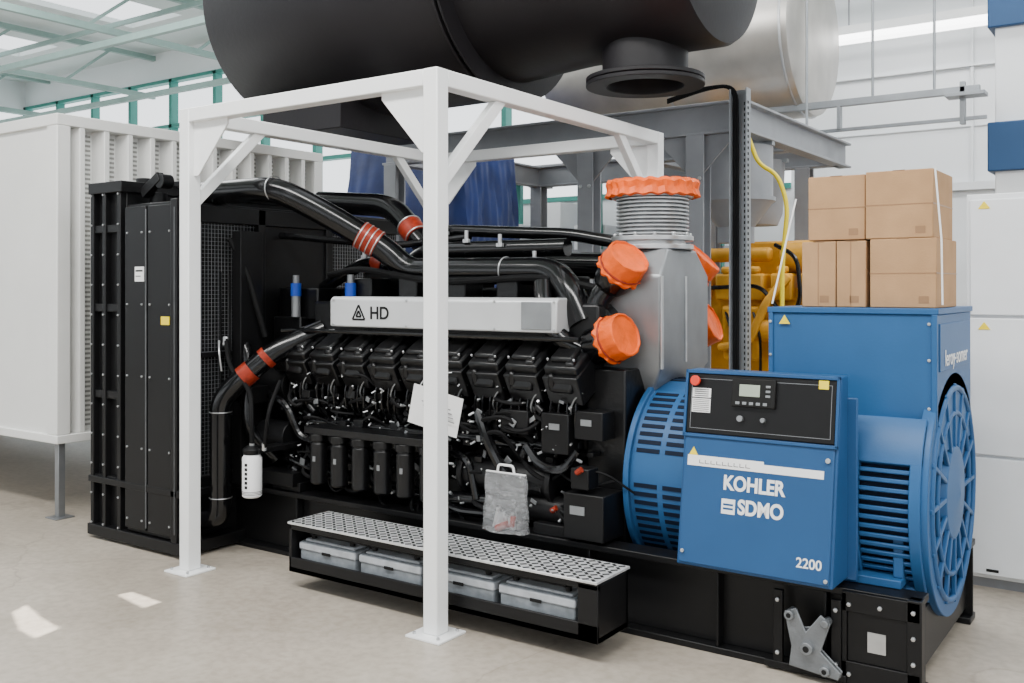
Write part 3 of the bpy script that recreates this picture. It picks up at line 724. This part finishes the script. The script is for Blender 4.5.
# ---------------------------------------------------------------- grey steel support structure
g=top('steel_support_structure'); t=P(g,'beams','grey',.004)
def ibx(t,x0,x1,y,z0,z1,w=.12):
    t.box(x0,x1,y-w/2,y+w/2,z1-.02,z1).box(x0,x1,y-w/2,y+w/2,z0,z0+.02).box(x0,x1,y-.008,y+.008,z0,z1)
def iby(t,y0,y1,x,z0,z1,w=.12):
    t.box(x-w/2,x+w/2,y0,y1,z1-.02,z1).box(x-w/2,x+w/2,y0,y1,z0,z0+.02).box(x-.008,x+.008,y0,y1,z0,z1)
ibx(t,-3.2,.14,3.2,2.72,2.95); ibx(t,-3.2,.2,5.6,2.72,2.95); iby(t,3.2,5.8,.2,2.72,2.95); iby(t,3.27,5.8,-1.1,2.72,2.94); iby(t,3.27,5.8,-3.1,2.72,2.94)
ibx(t,-1.1,.13,4.4,2.72,2.9)
t.done(); t=P(g,'columns','grey',.004)
for x in(-3.1,-1.05,-.12):
    for y in(3.2,5.6): t.box(x-.07,x+.07,y-.07,y-.055,0,2.72).box(x-.07,x+.07,y+.055,y+.07,0,2.72).box(x-.008,x+.008,y-.06,y+.06,0,2.72)
t.done()
t=P(g,'knee_plates','grey',.003)
for x in(-1.05,-.12): t.prism([(x,2.72),(x-.35,2.72),(x,2.35)],'y',3.19,3.21); t.prism([(x,2.72),(x+.3,2.72),(x,2.4)],'y',3.19,3.21)
t.done()
t=P(g,'clamp_bolts','steel'); t.bolts([(x+a,3.13,2.4) for x in(-1.05,-.12) for a in(-.04,.04)],(0,-1,0),.015,.01); t.done()
t=P(g,'yellow_flexible_conduit','ysticker'); t.tube([(.2,3.35,2.72),(.28,3.35,2.5),(.42,3.35,2.42),(.50,3.35,2.2),(.46,3.35,1.8),(.44,3.35,.02)],.016,10,.12); t.done()
ed=top('exhaust_duct'); t=P(ed,'duct','grey')
t.lathe((-.05,3.75,1.95),(0,0,1),[(0,.14),(.12,.14),(.3,.27),(.32,.30),(.35,.30),(.35,.28),(.74,.28)],40)
t.lathe((-.3,4.8,2.15),(0,0,1),[(0,.2),(.1,.24),(.5,.26),(.56,.26)],40); t.done()
t=P(ed,'hanging_brackets','tray'); t.box(-.35,.25,3.72,3.78,2.69,2.72).box(-.6,0,4.77,4.83,2.69,2.72).done()
ct=top('cable_ladder'); t=P(ct,'side_rails','tray',.001); t.box(.19,.2,3.02,3.1,0,3.0).box(.31,.32,3.02,3.1,0,3.0).box(.2,.31,3.09,3.1,0,3.0); t.done()
t=P(ct,'slots','ink')
for k in range(72): t.box(.215,.235,3.085,3.0895,.05+k*.04,.072+k*.04); t.box(.275,.295,3.085,3.0895,.05+k*.04,.072+k*.04)
for k in range(72): t.box(.3205,.3215,3.035,3.06,.05+k*.04,.07+k*.04)
t.done(); t=P(ct,'cables','dull')
for k in range(3): t.tube([(-.3,3.05,2.96+.012*k),(.0,3.04,3.02+.012*k),(.215+.014*k,3.04,3.03),(.212+.014*k,3.06,2.8),(.212+.014*k,3.06,.1)],.008,8,.12)
t.done()
hp=top('wall_cable_tray'); t=P(hp,'tray_rail','tray',.002); t.box(-.4,1.45,5.2,5.26,3.2,3.26).box(1.2,1.5,5.12,5.3,3.17,3.2).box(1.3,1.34,5.2,5.27,2.95,3.3).box(-.4,1.5,5.22,5.25,2.98,3.01)
t.box(.3,.33,5.2,5.27,3.0,3.2); t.done()
t=P(hp,'hanger','tray'); t.cyl((.6,5.23,3.26),(.6,5.23,6.5),.012,None,8).cyl((1.1,5.23,3.26),(1.1,5.23,6.5),.012,None,8).done()
# ---------------------------------------------------------------- yellow engine behind
ye=top('yellow_engine'); t=P(ye,'block','yellow',.02)
t.box(-1.6,.5,4.5,5.1,.5,1.35); t.box(-1.5,.4,4.35,4.6,1.2,1.6).box(-1.5,.4,5.0,5.25,1.2,1.7).box(.5,.75,4.4,5.2,.5,1.5)
for k in range(8): t.box(-1.4+k*.24,-1.22+k*.24,4.25,4.5,1.5,1.72); t.cyl((-1.31+k*.24,4.3,1.72),(-1.31+k*.24,4.3,1.78),.05)
for k in range(7): t.cyl((-1.3+k*.24,4.32,1.0),(-1.3+k*.24,4.28,1.45),.045)
t.cyl((.75,4.8,1.0),(1.0,4.8,1.0),.42); t.cyl((.1,4.45,1.85),(.45,4.4,1.85),.13); t.cyl((-.1,4.3,1.25),(.45,4.3,1.25),.09).cyl((.2,4.3,.95),(.2,4.1,.95),.13)
t.tube([(-1.2,4.4,1.88),(.0,4.4,1.88)],.06,16,.15); t.box(-.3,.3,4.6,5.0,1.6,2.0); t.box(-1.6,1.0,4.4,4.5,.3,.5)
t.tube([(-.4,4.25,1.1),(-.1,4.15,1.15),(.05,4.15,1.5),(.2,4.25,1.7)],.035,12,.1)
t.done(); t=P(ye,'pipes','gloss'); t.tube([(.1,4.2,1.95),(.3,4.15,1.85),(.33,4.15,1.5),(.2,4.2,1.3)],.018,8,.1).tube([(-.5,4.2,1.6),(.0,4.15,1.62),(.3,4.2,1.2)],.018,8,.1)
for k in range(7): t.tube([(-1.3+k*.24,4.25,1.4),(-1.22+k*.24,4.2,1.2),(-1.24+k*.24,4.25,.9)],.012,8,.1)
t.done()
t=P(ye,'skid','black'); t.box(-1.8,1.1,4.4,4.55,0,.3).box(-1.8,1.1,5.05,5.2,0,.3).done()
# ---------------------------------------------------------------- blue tarpaulin covered machine
tp=top('tarpaulin_cover'); t=P(tp,'draped_sheet','tarp')
x0,x1,y0,y1=-4.42,-2.95,4.0,4.9; N=240; rows=[]
per=[]
for i in range(N):
    s_=i/N*4
    if s_<1: p=(x0+(x1-x0)*s_,y0,0,-1)
    elif s_<2: p=(x1,y0+(y1-y0)*(s_-1),1,0)
    elif s_<3: p=(x1-(x1-x0)*(s_-2),y1,0,1)
    else: p=(x0,y1-(y1-y0)*(s_-3),-1,0)
    per.append(p)
zs=[3.06,3.05,3.02,2.95,2.88,2.8,2.72,2.64,2.56,2.48,2.4,2.3,2.2,2.1,2.0,1.8,1.6,1.3,1.0,.7,.4]
for j,z in enumerate(zs):
    def wv(i):
        d=(3.05-z); k=min(1,max(0,d)*2)
        return (.030*abs(math.sin(i*.10+d*2.2))+.022*abs(math.sin(i*.17-d*3.1+1))+.006*math.sin(i*.9+d*2))*k+.05*d
    ins=(.10,.03,.0)[j] if j<3 else 0
    rows.append([t.bm.verts.new((p[0]+p[2]*(wv(i)-ins),p[1]+p[3]*(wv(i)-ins),z+(-.10*(p[0]-x0)/(x1-x0)+.03 if z>2 else 0))) for i,p in enumerate(per)])
for a,b_ in zip(rows,rows[1:]):
    for i in range(N): t.bm.faces.new((a[i],a[(i+1)%N],b_[(i+1)%N],b_[i]))
t.bm.faces.new(rows[0]); t.done()
t=P(tp,'pallet','card'); t.box(-4.2,-3.05,4.1,4.8,0,.4); t.done()
rk=top('storage_rack'); t=P(rk,'uprights','teal',.003)
for x in(-7,-5,-3.2,-1.6):
    for y in(7,7.9): t.box(x,x+.08,y,y+.08,0,3.2)
t.done(); t=P(rk,'shelves','grey')
for z in(1,2,3.1): t.box(-7,-1.5,7,7.98,z,z+.08)
t.done(); t=P(rk,'stored_goods','cab',.01)
for k in range(8): t.box(-6.8+k*.65,-6.35+k*.65,7.1,7.8,2.08,2.5+.2*math.sin(k*2))
t.done()
# ---------------------------------------------------------------- right white cabinet
ca=top('electrical_cabinet'); t=P(ca,'carcass','cab',.006); t.box(1.87,3.6,2.2,3.1,.06,2.1); t.done()
t=P(ca,'doors','cab',.006)
for (z0,z1) in((.08,.70),(.715,1.44),(1.455,2.07)): t.box(1.89,2.72,2.18,2.2,z0,z1); t.box(2.735,3.58,2.18,2.2,z0,z1)
t.done(); t=P(ca,'plinth','grey'); t.box(1.89,3.58,2.25,3.05,0,.06); t.done()
t=P(ca,'warning_sticker','ysticker'); t.prism([(1.93,2.02),(1.99,2.02),(1.96,2.06)],'y',2.176,2.18); t.prism([(1.93,1.38),(1.99,1.38),(1.96,1.42)],'y',2.176,2.18); t.done()
t=P(ca,'vent_slot','ink'); t.box(1.97,2.03,2.178,2.181,.1,.115).done()
# ---------------------------------------------------------------- lights
W=bpy.data.worlds.new('world'); S.world=W; W.use_nodes=True
bg=W.node_tree.nodes['Background']; bg.inputs[0].default_value=(.92,.96,1,1); bg.inputs[1].default_value=2.4
def area(name,loc,tgt,sx,sy_,pw,col=(1,1,1)):
    l=bpy.data.lights.new(name,'AREA'); l.shape='RECTANGLE'; l.size=sx; l.size_y=sy_; l.energy=pw; l.color=col
    o=bpy.data.objects.new(name,l); COL.objects.link(o); o.location=loc; o.rotation_euler=(V(tgt)-V(loc)).to_track_quat('-Z','Y').to_euler()
area('ceiling_light_front',(0,-3,6.3),(0,0,.5),8,.8,720,(1,.98,.95))
area('ceiling_light_rear',(1,4.5,6.3),(1,5,0),7,1.2,420)
area('ceiling_light_left',(-9,2,6.3),(-9,2,0),6,3,500)
area('ceiling_light_right',(7,-2,6.2),(2,0,1),3,5,350)
# added spots standing in for sun, each with a shuttered cutout shaping its patch
def sun_patch(P0,poly,pw):
    P0=V(P0); pts=[V((x,y,0)) for x,y in poly]; c=sum(pts,V())/len(pts); f=.09
    R=max((p-c).length for p in pts); ang=math.degrees(2*math.atan(R*1.5/(c-P0).length))
    l=bpy.data.lights.new('sun_patch_spot','SPOT'); l.energy=pw; l.spot_size=math.radians(ang); l.spot_blend=0; l.shadow_soft_size=.0015; l.color=(1,.97,.92)
    o=bpy.data.objects.new('sun_patch_spot',l); COL.objects.link(o); o.location=P0; o.rotation_euler=(c-P0).to_track_quat('-Z','Y').to_euler()
    h=top('sun_patch_mask',tuple(P0)); t=P(h,'mask_plate','dull'); n=len(pts)  # unseen added plate, its hole cut to the outline of the sun patch
    inn=[t.bm.verts.new(P0+(p-P0)*f) for p in pts]
    out=[t.bm.verts.new(P0+(c+(p-c).normalized()*1.6-P0)*f) for p in pts]
    upv=[t.bm.verts.new((v.co.x,v.co.y,6.5)) for v in out]
    for i in range(n):
        j=(i+1)%n; t.bm.faces.new((inn[i],inn[j],out[j],out[i])); t.bm.faces.new((out[i],out[j],upv[j],upv[i]))
    t.done()
sun_patch((-1.9,-1.4,6.3),[(-1.919,-.944),(-1.966,-.848),(-1.716,-.910),(-1.513,-.937),(-1.478,-1.073),(-1.641,-1.059)],9000)
sun_patch((-1.5,-.1,6.3),[(-1.733,-.491),(-1.718,-.419),(-1.451,-.433),(-1.440,-.538)],9000)
# ---------------------------------------------------------------- camera
cd=bpy.data.cameras.new('camera'); cam=bpy.data.objects.new('camera',cd); COL.objects.link(cam)
cd.sensor_width=36; cd.lens=974/1024*36; cd.shift_y=-53.5/1024; cd.clip_start=.05
cam.location=(2.851,-3.486,1.6); cam.rotation_euler=(math.radians(90),0,math.radians(34.8))
S.camera=cam
